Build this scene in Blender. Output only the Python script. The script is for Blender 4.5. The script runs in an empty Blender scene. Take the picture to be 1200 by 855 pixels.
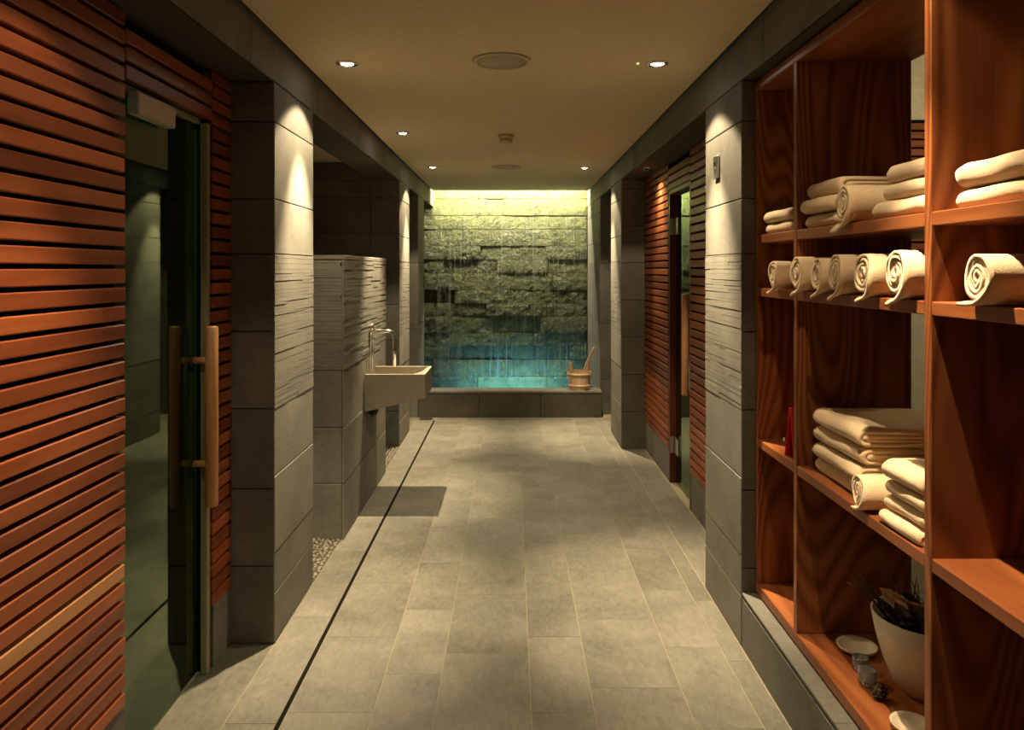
import bpy, bmesh, math, random
from mathutils import Vector, noise

random.seed(7)
S = bpy.context.scene
C = S.collection
PI = math.pi

# ------------------------------------------------------------------ camera
cd = bpy.data.cameras.new('camera')
cam = bpy.data.objects.new('camera', cd)
C.objects.link(cam)
cam.location = (0, 0, 1.5)
cam.rotation_euler = (PI / 2, 0, 0)
cd.sensor_width = 36
cd.lens = 26.1
cd.shift_y = -112.5 / 1200
cd.clip_start = 0.05
S.camera = cam

# ------------------------------------------------------------------ world, exposure
w = bpy.data.worlds.new('world')
S.world = w
w.use_nodes = True
w.node_tree.nodes['Background'].inputs[0].default_value = (0.02, 0.017, 0.012, 1)
w.node_tree.nodes['Background'].inputs[1].default_value = 0.3
S.view_settings.view_transform = 'Standard'
S.view_settings.look = 'None'
S.view_settings.gamma = 1
S.view_settings.use_curve_mapping = False
S.view_settings.exposure = 0.0

# ------------------------------------------------------------------ large lights
WARM = (1.0, 0.79, 0.51)


def area_light(name, loc, rot, sx, sy, power, col):
    l = bpy.data.lights.new(name, 'AREA')
    l.shape = 'RECTANGLE'
    l.size, l.size_y, l.energy, l.color = sx, sy, power, col
    o = bpy.data.objects.new(name, l)
    C.objects.link(o)
    o.location, o.rotation_euler = loc, rot
    return o


# warm light strip in the ceiling slot over the stone water wall
area_light('cove_strip_light', (-0.02, 8.80, 2.60), (math.radians(38), 0, 0), 1.84, 0.05, 140, (1.0, 0.90, 0.64))
# blue pool light just under the rim of the trough
area_light('pool_light', (0.02, 8.60, 0.09), (math.radians(66), 0, 0), 1.1, 0.06, 36, (0.20, 0.52, 1.0))
# unseen fill light, added to brighten the back room wall behind the open shelving
area_light('back_room_fill', (2.45, 3.3, 2.80), (math.radians(25), 0, 0), 0.4, 0.4, 16, (1.0, 0.83, 0.5))


# added green fill, tints and brightens the view through the left glass door
area_light('steam_room_fill', (-2.3, 2.2, 2.6), (0, 0, 0), 0.6, 0.6, 14, (0.35, 1.0, 0.35))


# ------------------------------------------------------------------ helpers
def link(o, parent=None):
    C.objects.link(o)
    if parent is not None:
        o.parent = parent
    return o


def tag(o, label, cat, group=None, kind=None):
    o['label'] = label
    o['category'] = cat
    if group:
        o['group'] = group
    if kind:
        o['kind'] = kind
    return o


def struct(o, label=None):
    o['kind'] = 'structure'
    if label:
        o['label'] = label
    return o


def thing(name, label, cat, loc=(0, 0, 0), rz=0.0, group=None):
    o = bpy.data.objects.new(name, None)
    o.empty_display_size = 0.1
    C.objects.link(o)
    o.location = loc
    o.rotation_euler = (0, 0, rz)
    tag(o, label, cat, group)
    return o


def mobj(name, verts, faces, mat, parent=None, loc=(0, 0, 0), smooth=False):
    me = bpy.data.meshes.new(name)
    me.from_pydata(verts, [], faces)
    me.update()
    if mat:
        me.materials.append(mat)
    if smooth:
        me.polygons.foreach_set('use_smooth', [True] * len(me.polygons))
    o = bpy.data.objects.new(name, me)
    o.location = loc
    return link(o, parent)


BF = [(0, 3, 2, 1), (4, 5, 6, 7), (0, 1, 5, 4), (1, 2, 6, 5), (2, 3, 7, 6), (3, 0, 4, 7)]


def bverts(x0, x1, y0, y1, z0, z1):
    return [(x0, y0, z0), (x1, y0, z0), (x1, y1, z0), (x0, y1, z0),
            (x0, y0, z1), (x1, y0, z1), (x1, y1, z1), (x0, y1, z1)]


def bm_obj(name, bm, mat, parent=None, loc=(0, 0, 0), smooth=False):
    me = bpy.data.meshes.new(name)
    bmesh.ops.recalc_face_normals(bm, faces=bm.faces)
    bm.to_mesh(me)
    bm.free()
    if mat:
        me.materials.append(mat)
    if smooth:
        me.polygons.foreach_set('use_smooth', [True] * len(me.polygons))
    o = bpy.data.objects.new(name, me)
    o.location = loc
    return link(o, parent)


def box(name, x0, x1, y0, y1, z0, z1, mat, parent=None, bev=0.0, seg=1):
    """a box in world coordinates, origin at its centre; parents are never rotated"""
    cx, cy, cz = (x0 + x1) / 2, (y0 + y1) / 2, (z0 + z1) / 2
    hx, hy, hz = abs(x1 - x0) / 2, abs(y1 - y0) / 2, abs(z1 - z0) / 2
    p = parent.location if parent is not None else Vector((0, 0, 0))
    loc = (cx - p[0], cy - p[1], cz - p[2])
    v = bverts(-hx, hx, -hy, hy, -hz, hz)
    if bev <= 0:
        return mobj(name, v, BF, mat, parent, loc)
    bm = bmesh.new()
    vs = [bm.verts.new(q) for q in v]
    for f in BF:
        bm.faces.new([vs[i] for i in f])
    bmesh.ops.bevel(bm, geom=bm.edges[:], offset=bev, segments=seg, affect='EDGES', profile=0.5)
    return bm_obj(name, bm, mat, parent, loc)


def boxes(name, L, mat, parent=None):
    V, F = [], []
    for b in L:
        n = len(V)
        V += bverts(*b)
        F += [tuple(i + n for i in f) for f in BF]
    return mobj(name, V, F, mat, parent)


def lathe(name, prof, mat, parent=None, loc=(0, 0, 0), n=32, smooth=True):
    """prof: list of (r, z); ends with r == 0 close to a point"""
    V, F, rows = [], [], []
    for r, z in prof:
        if r < 1e-6:
            rows.append([len(V)])
            V.append((0, 0, z))
        else:
            rows.append(list(range(len(V), len(V) + n)))
            V += [(r * math.cos(2 * PI * i / n), r * math.sin(2 * PI * i / n), z) for i in range(n)]
    for a, b in zip(rows[:-1], rows[1:]):
        for i in range(n):
            j = (i + 1) % n
            if len(a) == 1 and len(b) == 1:
                continue
            if len(a) == 1:
                F.append((a[0], b[j], b[i]))
            elif len(b) == 1:
                F.append((a[i], a[j], b[0]))
            else:
                F.append((a[i], a[j], b[j], b[i]))
    bm = bmesh.new()
    vs = [bm.verts.new(v) for v in V]
    for f in F:
        bm.faces.new([vs[i] for i in f])
    return bm_obj(name, bm, mat, parent, loc, smooth)


def tube(name, pts, rad, mat, parent=None, n=12, loc=(0, 0, 0)):
    pts = [Vector(p) for p in pts]
    rads = rad if isinstance(rad, (list, tuple)) else [rad] * len(pts)
    V, F = [], []
    up = None
    for i, p in enumerate(pts):
        d = (pts[min(i + 1, len(pts) - 1)] - pts[max(i - 1, 0)]).normalized()
        if up is None:
            up = Vector((0, 0, 1)) if abs(d.z) < 0.9 else Vector((1, 0, 0))
        a = d.cross(up).normalized()
        b = a.cross(d).normalized()
        up = b
        for k in range(n):
            t = 2 * PI * k / n
            V.append(tuple(p + (a * math.cos(t) + b * math.sin(t)) * rads[i]))
    for i in range(len(pts) - 1):
        for k in range(n):
            q = (k + 1) % n
            F.append((i * n + k, i * n + q, (i + 1) * n + q, (i + 1) * n + k))
    F.append(tuple(range(n)))
    F.append(tuple(range((len(pts) - 1) * n, len(pts) * n)))
    bm = bmesh.new()
    vs = [bm.verts.new(v) for v in V]
    for f in F:
        bm.faces.new([vs[i] for i in f])
    return bm_obj(name, bm, mat, parent, loc, True)


# ------------------------------------------------------------------ materials
class NT:
    def __init__(s, name):
        s.m = bpy.data.materials.new(name)
        s.m.use_nodes = True
        s.t = s.m.node_tree
        s.b = s.t.nodes['Principled BSDF']
        s.out = s.t.nodes['Material Output']

    def n(s, typ, **kw):
        nd = s.t.nodes.new(typ)
        for k, v in kw.items():
            if k.startswith('i_'):
                key = k[2:]
                key = int(key) if key.isdigit() else key
                nd.inputs[key].default_value = v
            else:
                setattr(nd, k, v)
        return nd

    def l(s, a, b):
        s.t.links.new(a, b)

    def coord(s, scale, rnd=True, rot=(0, 0, 0)):
        tc = s.n('ShaderNodeTexCoord')
        mp = s.n('ShaderNodeMapping')
        mp.inputs['Scale'].default_value = scale
        mp.inputs['Rotation'].default_value = rot
        if rnd:
            oi = s.n('ShaderNodeObjectInfo')
            mul = s.n('ShaderNodeVectorMath', operation='SCALE')
            mul.inputs[0].default_value = (37.1, 21.7, 53.3)
            s.l(oi.outputs['Random'], mul.inputs['Scale'])
            ad = s.n('ShaderNodeVectorMath', operation='ADD')
            s.l(tc.outputs['Object'], ad.inputs[0])
            s.l(mul.outputs[0], ad.inputs[1])
            s.l(ad.outputs[0], mp.inputs['Vector'])
        else:
            s.l(tc.outputs['Object'], mp.inputs['Vector'])
        return mp.outputs[0]

    def noise(s, co, scale, detail=4, rough=0.6, dist=0.0):
        nd = s.n('ShaderNodeTexNoise')
        nd.inputs['Scale'].default_value = scale
        nd.inputs['Detail'].default_value = detail
        nd.inputs['Roughness'].default_value = rough
        nd.inputs['Distortion'].default_value = dist
        s.l(co, nd.inputs['Vector'])
        return nd.outputs['Fac']

    def ramp(s, fac, stops):
        nd = s.n('ShaderNodeValToRGB')
        e = nd.color_ramp.elements
        e[0].position, e[0].color = stops[0][0], (*stops[0][1], 1)
        e[1].position, e[1].color = stops[-1][0], (*stops[-1][1], 1)
        for p, c in stops[1:-1]:
            q = e.new(p)
            q.color = (*c, 1)
        s.l(fac, nd.inputs['Fac'])
        return nd.outputs['Color']

    def math(s, op, a, b=None):
        nd = s.n('ShaderNodeMath', operation=op)
        for i, v in enumerate((a, b)):
            if v is None:
                continue
            if isinstance(v, (int, float)):
                nd.inputs[i].default_value = v
            else:
                s.l(v, nd.inputs[i])
        return nd.outputs[0]

    def mix(s, fac, a, b, mode='MIX'):
        nd = s.n('ShaderNodeMix', data_type='RGBA', blend_type=mode)
        for key, v in ((0, fac), (6, a), (7, b)):
            if isinstance(v, (int, float)):
                nd.inputs[key].default_value = v
            elif isinstance(v, tuple):
                nd.inputs[key].default_value = (*v, 1)
            else:
                s.l(v, nd.inputs[key])
        return nd.outputs[2]

    def vary(s, col, lo, hi):
        oi = s.n('ShaderNodeObjectInfo')
        mr = s.n('ShaderNodeMapRange')
        mr.inputs['To Min'].default_value = lo
        mr.inputs['To Max'].default_value = hi
        s.l(oi.outputs['Random'], mr.inputs['Value'])
        sc = s.n('ShaderNodeVectorMath', operation='SCALE')
        s.l(col, sc.inputs[0])
        s.l(mr.outputs[0], sc.inputs['Scale'])
        return sc.outputs[0]

    def bump(s, h, strength, dist=0.01):
        nd = s.n('ShaderNodeBump')
        nd.inputs['Strength'].default_value = strength
        nd.inputs['Distance'].default_value = dist
        s.l(h, nd.inputs['Height'])
        s.l(nd.outputs[0], s.b.inputs['Normal'])

    def base(s, col, rough=0.5, spec=0.5, metal=0.0):
        if isinstance(col, tuple):
            s.b.inputs['Base Color'].default_value = (*col, 1)
        else:
            s.l(col, s.b.inputs['Base Color'])
        s.b.inputs['Roughness'].default_value = rough
        s.b.inputs['Specular IOR Level'].default_value = spec
        s.b.inputs['Metallic'].default_value = metal
        return s.m


def m_stone(name, dark, light, scale=(6, 2, 6), rough=0.62, vary=(0.88, 1.1), bump=0.25, spec=0.35):
    t = NT(name)
    c1 = t.coord((1, 1, 1))
    c2 = t.coord(scale, rot=(0.5, 0.3, 0.6))
    big = t.noise(c1, 3.0, 5, 0.6, 0.4)
    fine = t.noise(c2, 9.0, 8, 0.72, 0.6)
    f = t.math('ADD', t.math('MULTIPLY', big, 0.55), t.math('MULTIPLY', fine, 0.5))
    col = t.ramp(f, [(0.33, dark), (0.72, light)])
    col = t.vary(col, *vary)
    t.bump(fine, bump, 0.004)
    return t.base(col, rough, spec)


def m_wood(name, dark, mid, light, axis='Y', ring=16.0, cross=5.0, along=0.55, rough=0.42, vary=(0.8, 1.15), contrast=0.6):
    """grain lines are contours of a noise field stretched along the board"""
    t = NT(name)
    sc = {'X': (along, cross, cross), 'Y': (cross, along, cross), 'Z': (cross, cross, along)}[axis]
    sf = {'X': (3, 90, 90), 'Y': (90, 3, 90), 'Z': (90, 90, 3)}[axis]
    n1 = t.noise(t.coord(sc), 1.0, 2, 0.45, 0.15)
    r = t.math('SINE', t.math('MULTIPLY', n1, ring * 2 * PI))
    r = t.math('ADD', t.math('MULTIPLY', r, 0.5 * contrast), 0.5)
    fine = t.noise(t.coord(sf), 1.0, 4, 0.6)
    f = t.math('ADD', t.math('MULTIPLY', r, 0.6), t.math('MULTIPLY', fine, 0.42))
    col = t.ramp(f, [(0.18, dark), (0.5, mid), (0.85, light)])
    col = t.vary(col, *vary)
    t.bump(fine, 0.12, 0.003)
    return t.base(col, rough, 0.4)


def m_flat(name, col, rough=0.5, spec=0.5, metal=0.0, nscale=0, nb=0.0, amp=0.12):
    t = NT(name)
    if nscale:
        f = t.noise(t.coord((1, 1, 1)), nscale, 5, 0.65)
        c = t.ramp(f, [(0.3, tuple(x * (1 - amp) for x in col)), (0.7, tuple(min(1, x * (1 + amp)) for x in col))])
        if nb:
            t.bump(f, nb, 0.003)
        return t.base(c, rough, spec, metal)
    return t.base(col, rough, spec, metal)


def m_emit(name, col, strength):
    t = NT(name)
    t.base((0.8, 0.8, 0.8), 0.4)
    t.b.inputs['Emission Color'].default_value = (*col, 1)
    t.b.inputs['Emission Strength'].default_value = strength
    return t.m


def m_glass(name, tint, ior=2.0):
    """thin clear pane: tinted straight-through light plus a Fresnel mirror reflection"""
    t = NT(name)
    tr = t.n('ShaderNodeBsdfTransparent')
    tr.inputs[0].default_value = (*tint, 1)
    gl = t.n('ShaderNodeBsdfGlossy')
    gl.inputs['Roughness'].default_value = 0.02
    gl.inputs['Color'].default_value = (0.80, 1.0, 0.74, 1)
    fr = t.n('ShaderNodeFresnel')
    fr.inputs['IOR'].default_value = ior
    mx = t.n('ShaderNodeMixShader')
    t.l(fr.outputs[0], mx.inputs[0])
    t.l(tr.outputs[0], mx.inputs[1])
    t.l(gl.outputs[0], mx.inputs[2])
    t.l(mx.outputs[0], t.out.inputs['Surface'])
    return t.m


M = {}
M['floor'] = m_stone('floor_stone', (0.070, 0.066, 0.051), (0.215, 0.201, 0.155), (5, 2.2, 5), 0.5, (0.96, 1.04), 0.18, 0.4)
M['tile'] = m_stone('wall_stone', (0.090, 0.085, 0.068), (0.195, 0.184, 0.147), (3, 7, 7), 0.7, (0.95, 1.05), 0.3, 0.25)
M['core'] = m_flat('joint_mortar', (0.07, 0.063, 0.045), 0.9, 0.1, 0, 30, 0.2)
M['grout'] = m_flat('floor_grout', (0.27, 0.23, 0.15), 0.85, 0.2, 0, 60, 0.1)
M['darkwall'] = m_stone('dark_stone', (0.04, 0.036, 0.024), (0.085, 0.077, 0.052), (3, 7, 7), 0.75, (0.9, 1.1), 0.3, 0.2)
M['ceil'] = m_flat('plaster', (0.62, 0.51, 0.34), 0.9, 0.1, 0, 26, 0.04, 0.05)
M['black'] = m_flat('black_recess', (0.008, 0.007, 0.006), 0.9, 0.05, 0, 20)
M['slat'] = m_wood('red_cedar_slat', (0.12, 0.025, 0.007), (0.235, 0.056, 0.016), (0.31, 0.085, 0.026), 'Y', 3, 9, 0.8, 0.4, (0.72, 1.18), 0.5)
M['slat_pale'] = m_wood('pale_cedar_slat', (0.30, 0.12, 0.04), (0.44, 0.19, 0.07), (0.50, 0.24, 0.09), 'Y', 3, 9, 0.8, 0.4, (0.95, 1.0), 0.5)
M['slat_x'] = m_wood('far_slat', (0.15, 0.034, 0.010), (0.28, 0.08, 0.03), (0.36, 0.11, 0.04), 'X', 3, 9, 0.8, 0.4, (0.72, 1.18), 0.5)
WD, WM, WL = (0.15, 0.040, 0.011), (0.275, 0.082, 0.023), (0.35, 0.12, 0.036)
M['sh_v'] = m_wood('cherry_upright', WD, WM, WL, 'Z', 46, 2.0, 0.30, 0.38, (0.97, 1.03), 0.9)
M['sh_h'] = m_wood('cherry_shelf', (0.16, 0.04, 0.01), WM, WL, 'Y', 7, 5, 0.5, 0.38, (0.97, 1.03), 0.6)
M['jamb'] = m_wood('dark_red_jamb', (0.05, 0.012, 0.005), (0.11, 0.026, 0.009), (0.15, 0.035, 0.012), 'Z', 5, 8, 0.4, 0.35, (0.97, 1.03), 0.6)
M['pine'] = m_wood('pale_pine', (0.50, 0.33, 0.18), (0.60, 0.41, 0.23), (0.66, 0.47, 0.28), 'Z', 5, 12, 0.8, 0.5, (0.9, 1.06), 0.5)
M['handle'] = m_wood('oak_handle', (0.42, 0.19, 0.07), (0.55, 0.27, 0.10), (0.60, 0.32, 0.13), 'Z', 4, 12, 0.6, 0.4, (0.97, 1.03), 0.4)
M['steel'] = m_flat('brushed_steel', (0.55, 0.52, 0.46), 0.3, 0.5, 1.0, 60, 0.02)
M['chrome'] = m_flat('chrome', (0.8, 0.79, 0.76), 0.12, 0.5, 1.0)
M['plate'] = m_flat('satin_metal', (0.42, 0.35, 0.27), 0.5, 0.5, 0.3, 50, 0.02)
M['frame'] = m_flat('satin_frame', (0.26, 0.24, 0.14), 0.35, 0.6, 0.1, 50, 0.02)
M['glass'] = m_glass('green_tinted_glass', (0.62, 0.80, 0.62))
M['basin'] = m_stone('basin_stone', (0.18, 0.155, 0.11), (0.25, 0.218, 0.158), (4, 4, 4), 0.55, (0.98, 1.02), 0.1, 0.3)
M['white'] = m_flat('off_white_paint', (0.72, 0.66, 0.52), 0.8, 0.2, 0, 20)
M['detector'] = m_flat('cream_plastic', (0.5, 0.42, 0.29), 0.6, 0.3, 0, 40)
M['speaker'] = m_flat('speaker_mesh', (0.42, 0.36, 0.25), 0.8, 0.2, 0, 300, 0.3)
M['rubber'] = m_flat('black_rubber', (0.01, 0.01, 0.01), 0.5, 0.3, 0, 40)
M['red'] = m_flat('red_card', (0.55, 0.02, 0.02), 0.45, 0.4, 0, 25)
M['ceramic'] = m_flat('cream_ceramic', (0.62, 0.52, 0.36), 0.4, 0.5, 0, 20, 0.02, 0.06)
M['twig'] = m_flat('dried_twig', (0.05, 0.032, 0.016), 0.8, 0.2, 0, 60, 0.3, 0.4)
M['leaf'] = m_flat('dried_leaf', (0.36, 0.19, 0.07), 0.8, 0.2, 0, 60, 0.3, 0.4)
M['lampglow'] = m_emit('halogen_glow', (1.0, 0.9, 0.75), 60)
M['led'] = m_emit('green_led', (0.5, 1.0, 0.2), 1.5)
M['pool_lens'] = m_emit('blue_lens', (0.2, 0.52, 1.0), 2)
M['slot'] = m_emit('light_strip_glow', (1.0, 0.88, 0.5), 6)

# towel cotton
t = NT('cream_terry')
f = t.noise(t.coord((1, 1, 1)), 260, 3, 0.7)
f2 = t.noise(t.coord((1, 1, 1)), 14, 3, 0.6)
col = t.ramp(f2, [(0.3, (0.76, 0.55, 0.32)), (0.7, (0.86, 0.65, 0.41))])
t.bump(f, 0.5, 0.004)
t.base(col, 0.95, 0.1)
t.b.inputs['Sheen Weight'].default_value = 0.25
M['towel'] = t.m

# rough wet stone of the water wall
t = NT('rough_wet_stone')
c = t.coord((1, 1, 1))
f1 = t.noise(c, 9, 8, 0.7, 0.5)
f2 = t.noise(c, 38, 6, 0.75, 0.3)
cs = t.coord((45, 45, 2.0))
f3 = t.noise(cs, 1.0, 4, 0.6)
h = t.math('ADD', t.math('MULTIPLY', f1, 1.0), t.math('MULTIPLY', f2, 0.55))
h = t.math('ADD', h, t.math('MULTIPLY', f3, 0.12))
col = t.ramp(f1, [(0.3, (0.026, 0.033, 0.006)), (0.75, (0.125, 0.137, 0.030))])
col = t.vary(col, 0.8, 1.15)
t.bump(h, 0.9, 0.035)
t.base(col, 0.38, 0.45)
M['waterwall'] = t.m

# water
t = NT('pool_water')
c = t.coord((1, 1, 1), False)
h = t.noise(c, 22, 4, 0.6, 0.5)
bp = t.n('ShaderNodeBump')
bp.inputs['Strength'].default_value = 0.8
bp.inputs['Distance'].default_value = 0.02
t.l(h, bp.inputs['Height'])
tr = t.n('ShaderNodeBsdfTransparent')
tr.inputs[0].default_value = (0.75, 0.95, 0.97, 1)
gl = t.n('ShaderNodeBsdfGlossy')
gl.inputs['Roughness'].default_value = 0.05
fr = t.n('ShaderNodeFresnel')
fr.inputs['IOR'].default_value = 1.33
mx = t.n('ShaderNodeMixShader')
for nd in (gl, fr):
    t.l(bp.outputs[0], nd.inputs['Normal'])
t.l(fr.outputs[0], mx.inputs[0])
t.l(tr.outputs[0], mx.inputs[1])
t.l(gl.outputs[0], mx.inputs[2])
t.l(mx.outputs[0], t.out.inputs['Surface'])
M['water'] = t.m

# pebbles
M['pebble'] = m_flat('river_pebble', (0.19, 0.17, 0.125), 0.55, 0.4, 0, 35, 0.1, 0.5)

# ------------------------------------------------------------------ the shell
XL, XR = -0.95, 0.912          # pillar faces
SOF, CEIL = 2.25, 2.42         # beam underside, ceiling
END = 9.0                      # water wall face
TT = 0.012                     # tile thickness

floor = struct(boxes('floor', [(-3.3, 3.1, -3, 9.4, -0.14, -0.0011)], M['grout']))

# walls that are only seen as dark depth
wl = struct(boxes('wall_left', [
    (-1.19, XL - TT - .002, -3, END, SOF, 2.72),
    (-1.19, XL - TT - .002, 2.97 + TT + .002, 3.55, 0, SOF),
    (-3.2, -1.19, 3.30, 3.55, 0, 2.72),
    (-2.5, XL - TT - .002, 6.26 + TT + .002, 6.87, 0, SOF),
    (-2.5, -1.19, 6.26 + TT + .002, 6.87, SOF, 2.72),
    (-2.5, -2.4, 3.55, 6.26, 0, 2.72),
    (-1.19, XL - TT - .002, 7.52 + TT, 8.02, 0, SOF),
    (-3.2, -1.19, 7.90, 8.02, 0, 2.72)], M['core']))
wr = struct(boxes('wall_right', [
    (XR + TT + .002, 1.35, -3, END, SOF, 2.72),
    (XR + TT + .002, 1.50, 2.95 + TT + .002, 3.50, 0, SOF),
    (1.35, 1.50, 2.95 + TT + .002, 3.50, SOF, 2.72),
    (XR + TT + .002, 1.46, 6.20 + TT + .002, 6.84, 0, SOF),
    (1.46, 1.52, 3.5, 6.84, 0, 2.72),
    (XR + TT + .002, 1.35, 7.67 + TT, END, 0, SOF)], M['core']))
struct(boxes('wall_outer_left', [(-3.4, -3.3, -3, 9.4, 0, 2.72)], M['darkwall']))
struct(boxes('wall_outer_right', [(3.1, 3.2, -3, 9.4, 0, 3.0)], M['white']))
struct(boxes('wall_behind', [(-3.3, 3.1, -3.1, -3.0, 0, 3.0)], M['darkwall']))
we = struct(boxes('wall_end', [(-3.3, 3.1, END + .06, 9.4, 0, 2.72)], M['core']))
struct(boxes('ceiling', [(XL + .022, XR - .018, -3, 8.70, CEIL, CEIL + .04)], M['ceil']), 'plain beige plaster ceiling with a shadow gap')
struct(boxes('ceiling', [(-3.3, 1.35, -3, 9.4, 2.72, 2.8)], M['black']))
struct(boxes('ceiling', [(1.35, 3.1, -3, 4.7, 2.90, 3.0), (1.35, 3.1, 4.8, 9.4, 2.72, 2.8)], M['white']))
struct(boxes('ceiling', [(-2.4, -1.19, 3.55, 6.26, 2.40, 2.44)], M['ceil']), 'plaster ceiling of the wash niche')

ROWS = [(0.0, 0.20), (0.20, 0.36), (0.36, 0.67), (0.67, 0.94), (1.56, 1.78), (1.78, 2.09), (2.09, 2.25)]
G = 0.0022


def face_x(parent, x, sgn, y0, y1, rows, mat, cols=None):
    """tiles on a face looking towards -sgn*X (sgn=+1: the wall lies at larger x)"""
    cols = cols or [(y0, y1)]
    for z0, z1 in rows:
        for a, b in cols:
            j = random.uniform(-.0012, .0012)
            xa, xb = (x + j, x + TT) if sgn > 0 else (x - TT, x + j)
            box('wall_tile', xa, xb, a + G, b - G, z0 + G, z1 - G, mat, parent, 0.002)


def face_y(parent, y, x0, x1, rows, mat, cols=None):
    cols = cols or [(x0, x1)]
    for z0, z1 in rows:
        for a, b in cols:
            j = random.uniform(-.0012, .0012)
            box('wall_tile', a + G, b - G, y + j, y + TT, z0 + G, z1 - G, mat, parent, 0.002)


def strips_x(parent, x, sgn, y0, y1, z0, z1, mat, hmin=.009, hmax=.026, depth=.0015):
    """thin split-stone strips, joined into one part"""
    L = []
    z = z0
    while z < z1 - 0.004:
        h = min(random.uniform(hmin, hmax), z1 - z)
        y = y0
        while y < y1 - 0.01:
            ln = min(random.uniform(0.14, 0.5), y1 - y)
            if y1 - y - ln < 0.06:
                ln = y1 - y
            d = random.uniform(0.0, depth)
            xa, xb = (x - d, x + TT) if sgn > 0 else (x - TT, x + d)
            L.append((xa, xb, y + .0004, y + ln - .0004, z + .0004, z + h - .0004))
            y += ln
        z += h
    o = boxes('stone_strips', L, mat, parent)
    o['kind'] = 'stuff'
    return o


def strips_y(parent, y, x0, x1, z0, z1, mat, hmin=.009, hmax=.026, depth=.002):
    L = []
    z = z0
    while z < z1 - 0.004:
        h = min(random.uniform(hmin, hmax), z1 - z)
        x = x0
        while x < x1 - 0.01:
            ln = min(random.uniform(0.14, 0.5), x1 - x)
            d = random.uniform(0.0, depth)
            L.append((x + .0004, x + ln - .0004, y - d, y + TT, z + .0004, z + h - .0004))
            x += ln
        z += h
    o = boxes('stone_strips', L, mat, parent)
    o['kind'] = 'stuff'
    return o


# left wall faces
face_x(wl, XL, -1, 2.97, 3.55, ROWS, M['tile'])
strips_x(wl, XL, -1, 2.97, 3.55, 0.94, 1.56, M['tile'])
face_y(wl, 2.97, -1.19, XL, [(0, .31), (.31, .62), (.62, .94), (.94, 1.25), (1.25, 1.56), (1.56, 1.78), (1.78, 2.09), (2.09, 2.25)], M['tile'])
face_x(wl, XL, -1, 6.26, 6.87, ROWS, M['tile'])
strips_x(wl, XL, -1, 6.26, 6.87, 0.94, 1.56, M['tile'])
face_y(wl, 6.26, -2.4, XL, [(i * .3, i * .3 + .3) for i in range(7)] + [(2.1, 2.25)], M['tile'],
       [(-2.4, -1.8), (-1.8, -1.19), (-1.19, XL)])
face_y(wl, 6.26, -2.4, -1.19, [(2.25, 2.40)], M['tile'])
face_x(wl, XL, -1, 7.52, 8.02, [(0, .36), (.36, .94), (.94, 1.56), (1.56, 2.25)], M['tile'])
face_y(wl, 7.52, -1.19, XL, [(0, .36), (.36, .94), (.94, 1.56), (1.56, 2.25)], M['tile'])
bl = [(-3 + i * 0.95, -2.05 + i * 0.95) for i in range(12)] + [(8.4, END)]
face_x(wl, XL, -1, 0, 0, [(SOF, 2.70)], M['tile'], bl)
# right wall faces
face_x(wr, XR, 1, 2.95, 3.50, ROWS, M['tile'])
strips_x(wr, XR, 1, 2.95, 3.50, 0.94, 1.56, M['tile'], depth=.0019)
face_y(wr, 2.95, XR, 1.35, [(0, .31), (.31, .62), (.62, .94), (.94, 1.25), (1.25, 1.56), (1.56, 1.78), (1.78, 2.09), (2.09, 2.25)], M['tile'])
face_x(wr, XR, 1, 6.20, 6.84, ROWS, M['tile'])
strips_x(wr, XR, 1, 6.20, 6.84, 0.94, 1.56, M['tile'])
face_y(wr, 6.20, XR, 1.15, [(i * .31, i * .31 + .31) for i in range(7)] + [(2.17, 2.25)], M['tile'])
face_x(wr, XR, 1, 7.67, END, ROWS, M['tile'], [(7.67, 8.3), (8.3, END - .05)])
strips_x(wr, XR, 1, 7.67, END - .05, 0.94, 1.56, M['tile'])
face_y(wr, 7.67, XR, 1.35, [(0, .36), (.36, .94), (.94, 1.56), (1.56, 2.25)], M['tile'])
face_x(wr, XR, 1, 0, 0, [(SOF, 2.70)], M['tile'], bl)

# ------------------------------------------------------------------ floor tiles
cols = [(-0.762, -0.47), (-0.47, -0.26), (-0.26, 0.065), (0.065, 0.28), (0.28, 0.605), (0.605, 0.825), (0.825, XR - .003)]
offs = [3.03, 3.27, 2.90, 3.03, 3.18, 2.946, 2.84]
for (a, b), o0 in zip(cols, offs):
    k0 = -6
    y = o0 + k0 * 0.52
    while y < 7.5:
        ya, yb = max(y, 0.2), min(y + 0.52, 7.498)
        if yb - ya > 0.03:
            box('floor_tile', a + .0018, b - .0018, ya + .0005, yb - .0005, -0.0010, random.uniform(.0, .0003), M['floor'], floor)
        y += 0.52
y = 0.2
while y < 7.5:                                  # strip between drain and left wall
    yb = min(y + 0.75, 7.498)
    box('floor_tile', XL + .001, -0.778, y + .0008, yb - .0008, -0.0010, 0.0001, M['floor'], floor)
    y += 0.75
for ya, yb in ((0.2, 1.0), (1.0, 1.8), (1.8, 2.40), (2.40, 2.968)):   # alcove before the left glass door
    box('floor_tile', -1.165, XL - .003, ya + .0008, yb - .0008, -0.0010, 0.0001, M['floor'], floor)
for ya, yb in ((3.505, 4.3), (4.3, 5.2), (5.2, 6.195)):                 # alcove before the right glass door
    box('floor_tile', XR + .001, 1.10, ya + .0008, yb - .0008, -0.0010, 0.0001, M['floor'], floor)
for i in range(6):                                                       # room behind the left door
    for j in range(3):
        box('floor_tile', -3.28 + j * .7, -2.582 + j * .7, -.6 + i * .6 + .002, -.6 + i * .6 + .598, -0.0010, -0.0002, M['floor'], floor)
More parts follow.
